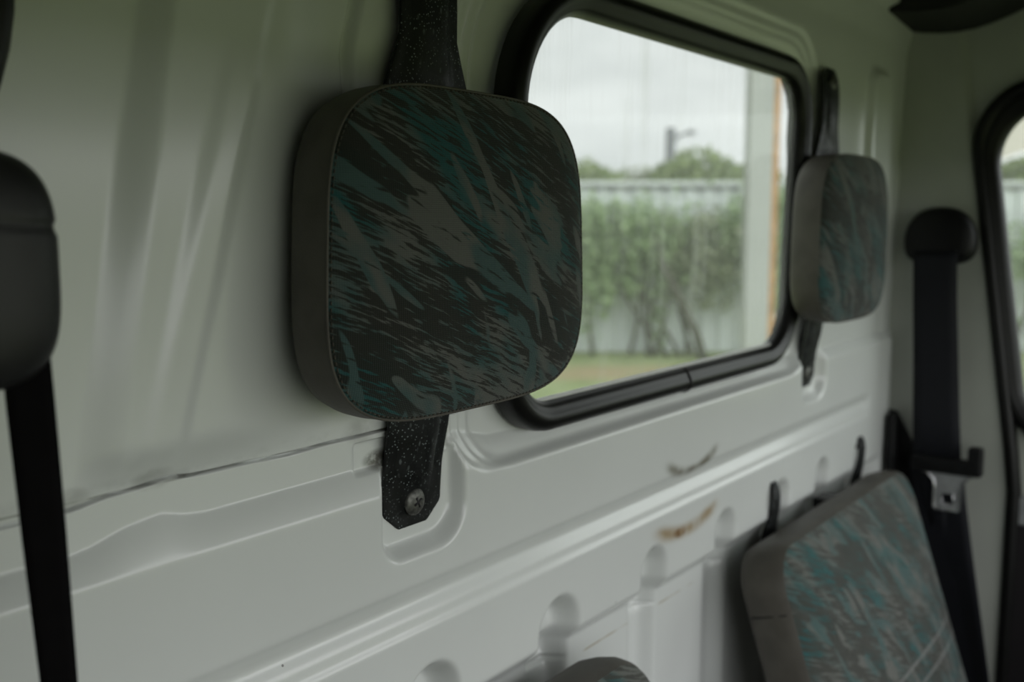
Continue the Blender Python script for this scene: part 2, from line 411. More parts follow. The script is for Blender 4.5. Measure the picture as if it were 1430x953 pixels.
def table(pts, sig):
    t = np.linspace(-0.6, 1.6, 2201); v = np.interp(t, [p[0] for p in pts], [p[1] for p in pts])
    k = np.arange(-300, 301) * 0.001; g = np.exp(-(k / sig) ** 2 / 2); g /= g.sum()
    return t[300:-300], np.convolve(v, g, 'same')[300:-300]
T1 = table([(k / 20, 1.32 * k / 20 - 0.32 * (k / 20) ** 2) for k in range(21)], 0.028)
T2 = table([(-0.10, 0), (0.28, 1), (0.38, 1), (0.66, 0.42), (0.90, 0.26), (1.0, 0)], 0.035)
def wall_y(X, Z):
    y = -0.03 * np.clip(Z + 0.15, 0, None) * 1.0
    y = y - 0.9 * np.clip(Z - 0.275, 0, None) ** 1.5                      # rolls in towards the roof
    # upper sheet sits a hair behind the lap of the lower sheet
    wob = 0.0005 * np.sin(X * 41) + 0.0003 * np.sin(X * 97 + 1)
    seam = -0.1515 + wob - 0.0035 * sm(0.300, 0.268, X) + 0.0015 * np.exp(-((X - 0.335) / 0.012) ** 2)
    low_left = sm(0.66, 0.645, X)
    y = y + 0.0012 * sm(seam - 0.0006, seam + 0.0006, Z) * low_left
    y = y + 0.010 * np.exp(-((Z - seam - 0.0004) / 0.0005) ** 2) * low_left
    # raised diagonal plateau of the upper left panel, between two sloping flanks
    up = sm(-0.1495, -0.125, Z)
    def flank(a, b, t): return 0.75 * np.clip((t - a) / (b - a), 0, 1) + 0.25 * sm(a, b, t)
    h = Z + 0.15
    e1 = 0.313 + 0.275 * h
    y = y - up * (0.0115 * flank(0.275 + 0.18 * h, 0.299 + 0.155 * h, X) + 0.0028 * sm(e1 - 0.012, e1, X) * sm(0.115, 0.075, Z)
                  - 0.0022 * sm(0.326 + 0.27 * h, 0.338 + 0.265 * h, X) - 0.0121 * sm(0.345 + 0.26 * h, 0.47, X))
    # edge of the pressing around the window (three shallow steps) and the vertical step by the bracket
    for x0, x1, zt, r, dep, wd in ((0.592, 1.352, 0.248, 0.13, 0.0040, 0.0045), (0.606, 1.345, 0.236, 0.12, 0.0030, 0.0035), (0.622, 1.337, 0.224, 0.11, 0.0050, 0.006)):
        d = sd_rrect(X, Z, x0, x1, -0.20, zt, (0.04, 0.06, 0.08, r))
        y = y + dep * sm(wd, -wd, d)
    c3 = 0.4805 + 0.010 * sm(0.11, 0.16, Z)
    y = y + 0.0045 * np.exp(-((X - c3) / 0.0035) ** 2) * sm(0.02, 0.07, Z)
    y = y - 0.004 * sm(c3, c3 + 0.006, X) * sm(0.60, 0.585, X) * sm(0.0, 0.06, Z)
    # upper swage: steep upper flank, slow lower flank
    top1 = np.interp(X, [0.0, 0.272, 0.285, 0.305, 0.33, 0.345, 0.36, 0.5, 0.575, 0.60, 0.625, 0.65, 0.70, 2],
                        [-0.176, -0.180, -0.178, -0.172, -0.1690, -0.1735, -0.1755, -0.1745, -0.170, -0.165, -0.1715, -0.179, -0.181, -0.181])
    bot1 = -0.1965
    t = np.clip((top1 - Z) / (top1 - bot1), -0.3, 1.3)
    y = y + 0.0065 - 0.0105 * np.interp(t, *T1)
    # bracket pockets pressed into the panel
    for px in (0.5475, 1.3675):
        d = sd_rrect(X, Z, px - 0.0455, px + 0.0520, -0.2515, -0.168, (0.022, 0.034, 0.004, 0.004))
        d3 = sd_rrect(X, Z, px - 0.0650, px + 0.0440, -0.181, -0.1525, (0.004, 0.004, 0.006, 0.006))
        k3 = sm(0.001, -0.005, d3); y = np.where(k3 > 0, np.maximum(y, 0.0098 * k3), y)
        pk = sm(0.0010, -0.0125, d)
        pk = pk * sm(-0.168, -0.174, Z); y = np.where(pk > 0, np.maximum(y, 0.0132 * pk - 0.004), y)
    # lower swage
    t = np.clip((-0.2760 - Z) / 0.0350, -0.2, 1.2)
    g2 = np.interp(t, *T2)
    d2 = sm(1.632, 1.600, X)
    y = y + 0.0082 * g2 * d2
    # corrugated inner sheet below, with round-ended flutes running up into the beam
    step_z = -0.386 - 0.004 * sm(0.8, 1.0, X)
    y = y + 0.015 * sm(step_z + 0.007, step_z - 0.014, Z) * sm(1.70, 1.66, X)
    for gx in GROOVES:
        hw = 0.034 if gx < 0.85 else 0.029
        cz = -0.341 - hw
        qx = X - gx; qz = np.maximum(Z - cz, 0)
        d = np.hypot(qx, qz) - hw
        dep = 0.0240
        y = y + dep * sm(0.002, -0.0165, d) * (1 - 0.35 * sm(-0.40, -0.43, Z))
        y = y + 0.004 * np.exp(-((Z + 0.4165) / 0.0012) ** 2) * sm(0.002, -0.006, d)
    # right-hand end of the pressing and the column in the corner
    y = y + 0.020 * sm(1.735, 1.75, X) * sm(-0.185, -0.20, Z)
    d = sd_rrect(X, Z, 1.555, 1.66, -0.6, 0.235, (0.02, 0.02, 0.03, 0.03))
    y = y - 0.013 * sm(0.006, -0.012, d) * sm(-0.16, -0.10, Z)
    return y

def lin(a, b, st): return np.linspace(a, b, max(2, int(round(abs(b - a) / st)) + 1))[:-1]
xs = np.concatenate([lin(-0.9, 0.15, 0.05), lin(0.15, 0.26, 0.006), lin(0.26, 0.66, 0.0019), lin(0.66, 1.0, 0.003), lin(1.0, 1.62, 0.0042), lin(1.62, XR, 0.004), [XR]])
zs = np.concatenate([lin(ZB, -0.60, 0.03), lin(-0.60, -0.43, 0.006), lin(-0.43, -0.32, 0.002), lin(-0.32, -0.26, 0.0016), lin(-0.26, -0.205, 0.002), lin(-0.205, -0.157, 0.0015), lin(-0.157, -0.146, 0.0006), lin(-0.146, 0.26, 0.004), lin(0.26, ZT, 0.006), [ZT]])
XX, ZZ = np.meshgrid(xs, zs, indexing='ij')
YY = wall_y(XX, ZZ)
nx, nz_ = len(xs), len(zs)
def hole(d): return sd_rrect(cx, cz, d['x0'], d['x1'], d['z0'], d['z1'], d['r']) < GW * 0.45
xc, zc = (xs[:-1] + xs[1:]) / 2, (zs[:-1] + zs[1:]) / 2
cx, cz = np.meshgrid(xc, zc, indexing='ij')
keep = ~(hole(WIN) | hole(WIN2))
I, J = np.nonzero(keep)
A = I * nz_ + J
FW = np.stack([A, A + nz_, A + nz_ + 1, A + 1], 1)
VW = np.stack([XX, YY, ZZ], -1).reshape(-1, 3)
me = bpy.data.meshes.new('wall_back')
me.vertices.add(len(VW)); me.vertices.foreach_set('co', VW.ravel())
me.loops.add(FW.size); me.loops.foreach_set('vertex_index', FW.ravel().astype(np.int32))
me.polygons.add(len(FW)); me.polygons.foreach_set('loop_start', np.arange(0, FW.size, 4, dtype=np.int32))
me.update(calc_edges=True); me.validate(); me.shade_smooth()
me.materials.append(M['paint'])
wall_back = bpy.data.objects.new('wall_back', me); COL.objects.link(wall_back)
tag(wall_back, kind='structure')

# ------------------------------------------------------------------ rest of the van body
def structure(o): return tag(o, kind='structure')
YF = DOOR['y']
structure(MB().box(-1.5, 1.9, YF - 0.1, 0.02, 0.41, 0.45).build('ceiling', M['roof'], smooth=False))
structure(MB().box(-1.5, 1.9, YF - 0.1, 0.10, -1.10, -1.05).build('floor', M['mat'], smooth=False))
structure(MB().box(-1.56, -1.5, YF - 0.1, 0.05, -1.10, 0.45).build('wall_left', M['pillar'], smooth=False))
fr = MB()
fr.box(-1.5, DOOR['x0'], YF - 0.05, YF, -1.05, 0.41)
fr.box(DOOR['x1'], XR + 0.05, YF - 0.05, YF, -1.05, 0.41)
fr.box(DOOR['x0'], DOOR['x1'], YF - 0.05, YF, DOOR['z1'], 0.41)
fr.box(DOOR['x0'], DOOR['x1'], YF - 0.05, YF, -1.05, DOOR['z0'])
structure(fr.build('wall_front', M['pillar'], smooth=False))

# rubber-framed rear windows
GASKET = [(-0.001, 0.010), (-0.001, 0.003), (0.0005, -0.001), (0.003, -0.0045), (0.0062, -0.0070), (0.0072, -0.0070), (0.0105, -0.0090),
          (0.0145, -0.0103), (0.0190, -0.0100), (0.0235, -0.0070), (0.0262, -0.0020), (GW, 0.004), (GW, 0.013)]
def gasket_sides(path, prof, place, name, parent):
    V, F = sweep_frame(path, prof, place)
    return mesh(name, V, F, M['rubber'], parent)
def back_window(name, d, joint):
    e = tag(empty(name, ((d['x0'] + d['x1']) / 2, 0.0, d['z0'])), kind='structure')
    path = rrect(d['x0'], d['x1'], d['z0'], d['z1'], d['r'], 14, 20)
    pl = lambda u, v, dep: (u, dep - 0.03 * max(0.0, v + 0.15), v)
    gasket_sides(path, GASKET, pl, 'rubber_gasket', e)
    big = rrect(d['x0'] - 0.012, d['x1'] + 0.012, d['z0'] - 0.012, d['z1'] + 0.012, [r + 0.012 for r in d['r']], 14, 4)
    n = len(big)
    V = [(u, 0.0045 - 0.03 * max(0.0, v + 0.15), v) for u, v in big] + [(u, 0.0085 - 0.03 * max(0.0, v + 0.15), v) for u, v in big]
    F = [tuple(range(n)), tuple(range(n, 2 * n))[::-1]] + [(i, (i + 1) % n, n + (i + 1) % n, n + i) for i in range(n)]
    mesh('pane', V, F, M['glass'], e, smooth=False)
    if joint:
        # thin pale strip along the sill, and the butt joint of the rubber
        lip = [(p[0], p[1]) for p in path]
        mb = MB()
        pts = [(x, -0.1515) for x in np.linspace(d['x0'] + 0.03, d['x1'] - 0.05, 30)]
        pts = [(d['x0'] + 0.0135, -0.1435), (d['x0'] + 0.020, -0.1490)] + pts
        mb.tube([(x, 0.0025, z - 0.0040) for x, z in pts], 0.0022, 8)
        mb.build('sill_strip', M['palestrip'], e)
        jb = MB(); jx = 0.974
        prof = [(0.5 * math.pi * 0, 0)]
        P = []
        for s, dep in GASKET[2:12]: P.append((jx, dep - 0.0006, d['z0'] - s))
        jb.tube(P, 0.0012, 6)
        jb.build('gasket_joint', M['blacktrim'], e)
    return e
back_window('window_1', WIN, True)
back_window('window_2', WIN2, False)

# right-hand wall with the window of the rear door
def shear(z): return 0.150 * z
RW = dict(y0=-0.80, y1=-0.165, z0=-0.335, z1=0.185, r=(0.09, 0.075, 0.10, 0.09))      # y1 = side nearest the corner
ys = np.concatenate([lin(YF, -0.9, 0.05), lin(-0.9, 0.06, 0.006), [0.06]])
zr = np.concatenate([lin(ZB, -0.45, 0.03), lin(-0.45, 0.30, 0.006), lin(0.30, 0.45, 0.03), [0.45]])
Yg, Zg = np.meshgrid(ys, zr, indexing='ij')
def wall_x(Yv, Zv):
    s = Yv - shear(Zv)
    x = np.full_like(Yv, XR)
    x = x + 0.012 * sm(-0.128, -0.136, s)           # pillar stands proud of the door
    return x
Xg = wall_x(Yg, Zg)
yc, zc2 = np.meshgrid((ys[:-1] + ys[1:]) / 2, (zr[:-1] + zr[1:]) / 2, indexing='ij')
kp = sd_rrect(yc - shear(zc2), zc2, RW['y0'], RW['y1'], RW['z0'], RW['z1'], RW['r']) > 0.012
I, J = np.nonzero(kp); n2 = len(zr); A = I * n2 + J
structure(mesh('wall_right', np.stack([Xg, Yg, Zg], -1).reshape(-1, 3), np.stack([A, A + 1, A + n2 + 1, A + n2], 1), M['pillar']))
win3 = structure(empty('window_3', (XR, -0.45, RW['z0'])))
pth = rrect(RW['y0'], RW['y1'], RW['z0'], RW['z1'], RW['r'], 14, 16)
G3 = [(s * 1.3, d * 1.2) for s, d in GASKET]
gasket_sides(pth, G3, lambda u, v, dep: (XR + 0.006 + dep, u + shear(v), v), 'rubber_gasket', win3)
big = rrect(RW['y0'] - 0.012, RW['y1'] + 0.012, RW['z0'] - 0.012, RW['z1'] + 0.012, [r + 0.012 for r in RW['r']], 14, 4)
n = len(big)
mesh('pane', [(XR + 0.014, u + shear(v), v) for u, v in big] + [(XR + 0.018, u + shear(v), v) for u, v in big],
     [tuple(range(n)), tuple(range(n, 2 * n))[::-1]] + [(i, (i + 1) % n, n + (i + 1) % n, n + i) for i in range(n)], M['glass'], win3, smooth=False)
# door: weatherstrip around the opening, white lower frame, grey band and black trim card
door = structure(empty('door_1', (XR, -0.45, ZB)))
dp = rrect(-0.95, -0.128, -1.02, 0.228, (0.05, 0.05, 0.125, 0.125), 14, 16)
SEAL = [(-0.022, 0.004), (-0.021, -0.006), (-0.016, -0.0105), (-0.010, -0.012), (-0.004, -0.0095), (0.0, -0.003), (0.0, 0.004)]
V, F = sweep_frame(dp, SEAL, lambda u, v, dep: (XR + 0.002 + dep, u + shear(max(v, -0.42)), v))
mesh('weatherstrip', V, F, M['rubber'], door)
MB().box(XR - 0.002, XR + 0.020, -0.95, -0.205, -0.487, -0.440).build('grey_band', M['greytrim'], door, smooth=False, bevel=0.004)
MB().box(XR - 0.004, XR + 0.020, -0.95, -0.195, -1.02, -0.487).build('trim_card', M['blacktrim'], door, smooth=False, bevel=0.004)
# black headliner trim along the right-hand wall
hl = MB()
nn = 24
V = []
for i in range(nn):
    y = -0.002 - 0.60 * i / (nn - 1)
    zb = 0.315 - 0.018 * math.sin(math.pi * min(1, i / 7.0)) + 0.10 * (i / (nn - 1)) * 0.6
    V += [(1.60, y, zb + 0.01), (XR - 0.001, y, zb), (XR - 0.001, y, 0.409), (1.60, y, 0.409)]
hl.add(V, grid_faces(nn, 4, False, True) + [(0, 1, 2, 3), tuple((nn - 1) * 4 + k for k in (3, 2, 1, 0))])
tag(hl.build('trim_1', M['head'], smooth=False), kind='structure')

# ------------------------------------------------------------------ headrests
def outline(N=160):
    """headrest outline about its centre: wide rounded block, a little wider below the middle"""
    P = []
    for i in range(N):
        a = 2 * math.pi * i / N
        c, s = math.cos(a), math.sin(a)
        e = 2 / 3.9
        x = 0.1385 * math.copysign(abs(c) ** e, c); z = 0.1110 * math.copysign(abs(s) ** e, s)
        x *= 1.0 - 0.30 * z - (2.4 * max(0, -z - 0.05) ** 1.0 if False else 0)
        P.append((x, z))
    return P
def strap_plate(name, rows, parent, mat, nu=13, thick=0.003):
    """bent strap from rows of (z, y, x_left, x_right, rib)"""
    V = []
    for z, y, xl, xr, rib in rows:
        for k in range(nu):
            t = k / (nu - 1)
            b = rib * (sm(0.16, 0.30, t) - sm(0.70, 0.84, t))
            V.append((xl + (xr - xl) * t, y - float(b), z))
    o = mesh(name, V, grid_faces(len(rows), nu), mat, parent, recalc=False)
    solidify(o, thick, 1.0, 0.0008)
    return o
HX, HZ = 0.5475, -0.0205
def make_headrest():
    root = empty('headrest', (HX, 0.0, -0.225))
    P = outline(); N = len(P)
    yb, ym, yf = -0.0165, -0.030, -0.0535
    # vinyl back and side band
    prof = [(0.0, -0.0150), (0.55, -0.0150), (0.90, -0.0150), (0.965, -0.0165), (0.992, -0.0205), (1.006, -0.0285), (1.010, -0.037), (1.006, -0.046), (1.000, yf)]
    V = []; 
    for s, y in prof[1:]:
        V += [(HX + x * s, y, HZ + z * s) for x, z in P]
    k = len(prof) - 1
    F = grid_faces(k, N, False, True)
    V.append((HX, prof[0][1], HZ)); F += [(len(V) - 1, (j + 1) % N, j) for j in range(N)]
    mesh('side_band', V, F, M['vinyl'], root)
    # fabric face, gently crowned
    V = []; rings = [1.0, 0.985, 0.96, 0.92, 0.86, 0.78, 0.66, 0.5, 0.3, 0.12]
    for s in rings:
        y = yf - 0.0125 * (1 - s ** 3.2) - 0.0022 * (1 - s ** 30)
        V += [(HX + x * s, y, HZ + z * s) for x, z in P]
    F = grid_faces(len(rings), N, False, True)
    V.append((HX, yf - 0.0148, HZ)); b = (len(rings) - 1) * N
    F += [(b + j, b + (j + 1) % N, len(V) - 1) for j in range(N)]
    mesh('fabric_face', V, F, M['fabric'], root)
    # seam: welt and the row of stitches
    mb = MB()
    mb.add(*sweep_frame([(HX + x, HZ + z) for x, z in P], [(0.0009 * math.cos(q), 0.0009 * math.sin(q)) for q in np.linspace(0, 2 * math.pi, 9)],
                        lambda u, v, d: (u, yf - 0.0002 + d, v)))
    welt = mb.build('welt', M['vinyl'], root)
    st = MB(); per = [0.0]
    for i in range(N): per.append(per[-1] + math.dist(P[i], P[(i + 1) % N]))
    L = per[-1]; m = int(L / 0.0042)
    def at(t):
        t %= L; i = min(N - 1, max(0, int(np.searchsorted(per, t, 'right')) - 1)); f = (t - per[i]) / max(1e-9, per[i + 1] - per[i])
        a, b2 = P[i], P[(i + 1) % N]; return (a[0] + (b2[0] - a[0]) * f, a[1] + (b2[1] - a[1]) * f)
    for i in range(m):
        a = at(i * L / m); b2 = at((i + 0.55) * L / m)
        st.tube([(HX + a[0] * 0.986, yf - 0.0017, HZ + a[1] * 0.986), (HX + b2[0] * 0.986, yf - 0.0017, HZ + b2[1] * 0.986)], 0.00055, 5)
    st.build('stitching', M['thread'], welt)
    # mounting strap: bolted in the pocket below, passing behind the cushion to the roof side
    c = HX; rows = []
    def row(z, y, hw, rib, dx=0.0): rows.append((z, y, c + dx - hw, c + dx + hw, rib))
    row(-0.2305, 0.0078, 0.0150, 0.0); row(-0.2290, 0.0078, 0.0175, 0.0); row(-0.2240, 0.0078, 0.0235, 0.0); row(-0.2180, 0.0078, 0.0305, 0.0003)
    row(-0.2150, 0.0078, 0.0320, 0.0008); row(-0.2050, 0.0076, 0.0325, 0.0020); row(-0.1960, 0.0068, 0.0325, 0.0035); row(-0.1850, 0.0058, 0.0325, 0.0045)
    row(-0.1700, 0.0030, 0.0330, 0.005); row(-0.1560, 0.0000, 0.0335, 0.005); row(-0.1400, -0.0025, 0.0335, 0.005); row(-0.1250, -0.0040, 0.0340, 0.005); row(-0.11, -0.0070, 0.036, 0.003); row(-0.09, -0.0110, 0.044, 0.001); row(-0.05, -0.0110, 0.050, 0.001)
    row(0.02, -0.0112, 0.050, 0.001); row(0.080, -0.0122, 0.050, 0.002); row(0.098, -0.0130, 0.0430, 0.003); row(0.118, -0.0140, 0.0350, 0.004); row(0.132, -0.0145, 0.0300, 0.0045)
    row(0.152, -0.0150, 0.0300, 0.0045); row(0.170, -0.0150, 0.0300, 0.004); row(0.186, -0.0140, 0.0300, 0.002); row(0.198, -0.0125, 0.0270, 0.0); row(0.206, -0.0120, 0.0190, 0.0); row(0.209, -0.0120, 0.0120, 0.0)
    rows = [(z, y, a, b2, r) for z, y, a, b2, r in rows]
    sp = strap_plate('mounting_strap', rows, root, M['steel'])
    for bz, by in ((-0.2115, 0.0062), (0.190, -0.0155)):
        bb = MB(); V = []; Fc = []
        ns, nr = 20, 6
        for i in range(nr + 1):
            r = 0.0108 * math.cos(i / nr * math.pi / 2 * 0.93); d = 0.0042 * math.sin(i / nr * math.pi / 2 * 0.93)
            for j in range(ns):
                q = 2 * math.pi * j / ns; V.append((c + r * math.cos(q), by - d, bz + r * math.sin(q)))
        Fc = grid_faces(nr + 1, ns, False, True) + [tuple(nr * ns + j for j in range(ns))]
        bb.add(V, Fc)
        bo = bb.build('bolt', M['screw'], sp)
        sl = MB()
        for q in (0.45, 0.45 + math.pi / 2):
            dx, dz = math.cos(q) * 0.0042, math.sin(q) * 0.0042
            sl.tube([(c - dx, by - 0.0038, bz - dz), (c + dx, by - 0.0038, bz + dz)], 0.0011, 6)
        sl.build('cross_slot', M['blacktrim'], sp)
    return root
h1 = make_headrest()
tag(h1, 'large teal and grey streaked headrest in the foreground, in sharp focus left of the window', 'headrest', 'fold-down seat headrests')
h2 = copy_tree(h1); h2.location.x += 0.82
tag(h2, 'far teal headrest right of the rear window beside the corner, seen edge-on', 'headrest', 'fold-down seat headrests')

# ------------------------------------------------------------------ folding seats under the headrests
def make_seat(arms=True):
    cx, zt = 1.345, -0.397
    root = empty('folding_seat', (cx, -0.05, -0.90))
    W, H, T = 0.268, 0.50, 0.055
    tilt = math.radians(18.0)
    # local frame: u along x, v down the cushion, w towards the room
    y0 = -0.0135
    def plc(u, v, wv):
        return (cx + u, y0 - v * math.sin(tilt) - wv * math.cos(tilt), zt - v * math.cos(tilt) - wv * math.sin(tilt) * -1.0)
    path = [(u, -v) for u, v in rrect(-W, W, -H, 0.0, (0.05, 0.05, 0.048, 0.048), 12, 12)]   # (u, v) with v down
    N = len(path); uc, vc = 0.0, H / 2
    def ring(s, wv, inset=0.0):
        out = []
        for u, v in path:
            k = 1 - inset / 0.26
            out.append(plc(uc + (u - uc) * s * k, vc + (v - vc) * s * k, wv))
        return out
    prof = [(0.6, 0.0), (0.955, 0.0), (0.985, 0.003), (0.998, 0.010), (1.004, 0.025), (1.002, 0.040), (0.990, 0.052), (0.978, 0.0575)]
    V = []
    for s, wv in prof: V += ring(s, wv)
    F = [tuple(reversed(f)) for f in grid_faces(len(prof), N, False, True)]
    F += [tuple(range(N))]
    mesh('side_band', V, F, M['vinyl'], root)
    rings = [0.978, 0.965, 0.94, 0.90, 0.84, 0.74, 0.6, 0.42, 0.22, 0.05]
    V = []
    for s in rings:
        wv = 0.0575 + 0.016 * (1 - (s / 0.978) ** 4) + 0.003 * (1 - (s / 0.978) ** 28)
        V += ring(s, wv)
    F = [tuple(reversed(f)) for f in grid_faces(len(rings), N, False, True)] + [tuple((len(rings) - 1) * N + j for j in range(N))]
    mesh('fabric_face', V, F, M['seat_fabric'], root)
    # seam down the vinyl side near the corner
    for sgn in (-1, 1):
        sb = MB(); sb.tube([plc(sgn * (W * 1.004), 0.075, 0.004), plc(sgn * W * 1.0055, 0.075, 0.025), plc(sgn * W * 0.992, 0.076, 0.052)], 0.0009, 6)
        sb.build('seam', M['plastic'], root)
    # two steel arms that hook into the flutes of the wall
    for ax in ((1.228, 1.578) if arms else ()):
        mb = MB()
        pts = [(-0.340, -0.001, 0.005), (-0.346, -0.004, 0.0085), (-0.356, -0.0055, 0.0100), (-0.370, -0.005, 0.0105), (-0.384, -0.003, 0.0125), (-0.397, 0.000, 0.0175), (-0.410, 0.002, 0.0215), (-0.430, 0.004, 0.0230), (-0.47, 0.004, 0.0230)]
        V = []; nu = 7
        for z, y, hw in pts:
            for k in range(nu):
                t = k / (nu - 1); V.append((ax - hw + 2 * hw * t, y - 0.004 * math.sin(math.pi * t), z))
        o = mesh('bracket_arm', V, grid_faces(len(pts), nu), M['steel'], root)
        solidify(o, 0.005, 1.0, 0.001)
        b = MB(); b.tube([(ax, 0.012, -0.352), (ax, -0.010, -0.352), (ax, -0.012, -0.352)], [0.0062, 0.0062, 0.004], 14)
        b.build('bolt', M['screw'], o)
    lk = MB(); lk.box(1.375, 1.415, -0.034, -0.004, -0.408, -0.392)
    lk.build('latch', M['plastic'], root, bevel=0.003)
    return root
s2 = make_seat()
tag(s2, 'folding seat with teal streaked fabric below the far headrest, lower right', 'seat', 'folding jump seats')
s1 = make_seat(False); s1.location.x -= 0.835; s1.location.z -= 0.005
tag(s1, 'folding seat cut by the bottom edge, only its dark top corner showing', 'seat', 'folding jump seats')

# ------------------------------------------------------------------ seat belts
def ribbon(pts, name, mat, parent, t=0.0013, axis=None):
    """belt webbing; pts = (centre, half-width vector)"""
    V = []; nu = 5
    for c, h in pts:
        c, h = Vector(c), Vector(h)
        for k in range(nu): V.append(c + h * (2 * k / (nu - 1) - 1))
    o = mesh(name, V, grid_faces(len(pts), nu), mat, parent, recalc=False)
    solidify(o, t, 0.0)
    return o
def guide_shell(cy, cz, sy, sz, depth, place, parent, name, mat):
    """mushroom shaped belt guide: domed top, slightly hollow lower edge"""
    N = 72; P = []
    for i in range(N):
        a = 2 * math.pi * i / N; c, s = math.cos(a), math.sin(a)
        if s >= 0: u = sy * math.copysign(abs(c) ** 0.80, c); v = sz * 0.60 * abs(s) ** 1.0
        else: u = sy * math.copysign(abs(c) ** 0.55, c); v = -sz * 0.40 * abs(s) ** 0.75
        P.append((u, v))
    prof = [(0.93, 0.0), (0.985, 0.003), (1.0, 0.010), (0.985, 0.017), (0.93, 0.0235), (0.82, 0.0275), (0.6, 0.030), (0.3, 0.031)]
    V = []
    for s, d in prof: V += [place(cy + u * s, cz + v * s, d * depth / 0.031) for u, v in P]
    F = grid_faces(len(prof), N, False, True)
    F += [tuple(range(N)), tuple((len(prof) - 1) * N + j for j in range(N))]
    return mesh(name, V, F, mat, parent)
belt = tag(empty('seat_belt', (1.72, -0.09, -0.9)), 'black seat belt hanging from its pillar guide in the far corner, chrome tongue showing', 'seat belt', 'seat belts')
XB = XR - 0.0015
guide_shell(-0.0735, -0.030, 0.0565, 0.094, 0.034, lambda u, v, d: (XB - d, u, v), belt, 'belt_guide', M['plastic'])
pts = []
for z, cy, hw, x in ((-0.045, -0.0735, 0.034, 1.712), (-0.058, -0.0735, 0.034, 1.706), (-0.12, -0.0765, 0.034, 1.704), (-0.22, -0.083, 0.035, 1.702), (-0.32, -0.089, 0.0365, 1.700), (-0.41, -0.095, 0.038, 1.699)):
    pts.append(((x, cy, z), (0, hw, 0)))
ribbon(pts, 'shoulder_webbing', M['web'], belt)
pts = []
for z, cy, hw, hx, x in ((-0.395, -0.097, 0.0375, 0.000, 1.701), (-0.45, -0.108, 0.034, 0.004, 1.702), (-0.54, -0.127, 0.031, 0.010, 1.703), (-0.64, -0.150, 0.026, 0.014, 1.705), (-0.76, -0.176, 0.021, 0.018, 1.708), (-0.95, -0.205, 0.018, 0.019, 1.712)):
    pts.append(((x, cy, z), (hx, hw, 0)))
ribbon(pts, 'lower_webbing', M['web'], belt)
pts = []
for z, cy, hw, x in ((-0.395, -0.070, 0.024, 1.707), (-0.47, -0.082, 0.027, 1.709), (-0.56, -0.104, 0.030, 1.711), (-0.68, -0.135, 0.034, 1.713), (-0.82, -0.172, 0.036, 1.716), (-0.97, -0.205, 0.036, 1.720)):
    pts.append(((x, cy, z), (0.006, hw, 0)))
ribbon(pts, 'second_ribbon', M['web'], belt)  # second dark ribbon just behind the lower webbing
# tongue: black moulded bar with a chrome blade
tz = -0.389
tb = MB(); tb.box(1.686, 1.703, -0.155, -0.056, tz - 0.017, tz + 0.010)
tongue = tb.build('tongue_bar', M['plastic'], belt, bevel=0.005, seg=3)
ear = MB(); ear.box(1.684, 1.704, -0.165, -0.142, tz - 0.016, tz + 0.033)
ear.build('tongue_ear', M['plastic'], tongue, bevel=0.006, seg=3)
out = [(-0.062, 0.0), (-0.074, -0.003), (-0.083, -0.014), (-0.0855, -0.028), (-0.0855, -0.058), (-0.088, -0.062), (-0.124, -0.062), (-0.1265, -0.058), (-0.1265, -0.028), (-0.129, -0.014), (-0.138, -0.003), (-0.150, 0.0)]
inn = [(-0.098, -0.034), (-0.098, -0.052), (-0.115, -0.052), (-0.115, -0.034)]
bm = bmesh.new()
def loop(pts, x): return [bm.verts.new((x, y - 0.008, tz - 0.015 + z)) for y, z in pts]
vo = loop(out, 1.6945); vi = loop(inn, 1.6945)
eo = [bm.edges.new((vo[i], vo[(i + 1) % len(vo)])) for i in range(len(vo))]
ei = [bm.edges.new((vi[i], vi[(i + 1) % len(vi)])) for i in range(len(vi))]
bmesh.ops.triangle_fill(bm, use_beauty=True, edges=eo + ei)
bm.verts.index_update(); bm.verts.ensure_lookup_table()
V = [tuple(v.co) for v in bm.verts]; F = [tuple(v.index for v in f.verts) for f in bm.faces]; bm.free()
blade = mesh('chrome_blade', V, F, M['greytrim'], tongue, smooth=False); solidify(blade, 0.0025, 0.0)
rim = MB()
rim.tube([(1.693, y - 0.008, tz - 0.015 + z) for y, z in out], 0.0022, 8)
rim.tube([(1.693, y - 0.008, tz - 0.015 + z) for y, z in inn + inn[:1]], 0.0012, 8)
rim.build('rolled_edge', M['chrome'], tongue)

# black latch bracket at the end of the wall beam
lb = tag(empty('latch_bracket', (1.715, 0.0, -0.5)), 'black latch bracket at the right end of the wall beam, behind the seat corner', 'bracket')
b = MB()
V = []
for y in (-0.010, -0.022):
    V += [(1.700, y, -0.322), (1.716, y, -0.318), (1.720, y, -0.335), (1.716, y, -0.40), (1.724, y - 0.03, -0.60), (1.700, y - 0.02, -0.60), (1.697, y, -0.40)]
k = 7
b.add(V, [tuple(range(k)), tuple(range(2 * k - 1, k - 1, -1))] + [(i, i + k, (i + 1) % k + k, (i + 1) % k) for i in range(k)])
b.build('plate', M['plastic'], lb, smooth=False, bevel=0.002)
g = MB(); V = []
for x in (1.724, 1.7325):
    V += [(x, -0.006, -0.315), (x, -0.020, -0.318), (x, -0.062, -0.395), (x, -0.075, -0.60), (x, -0.006, -0.60)]
g.add(V, [(0, 1, 2, 3, 4), (9, 8, 7, 6, 5)] + [(i, i + 5, (i + 1) % 5 + 5, (i + 1) % 5) for i in range(5)])
g.build('gusset', M['plastic'], lb, smooth=False, bevel=0.002)

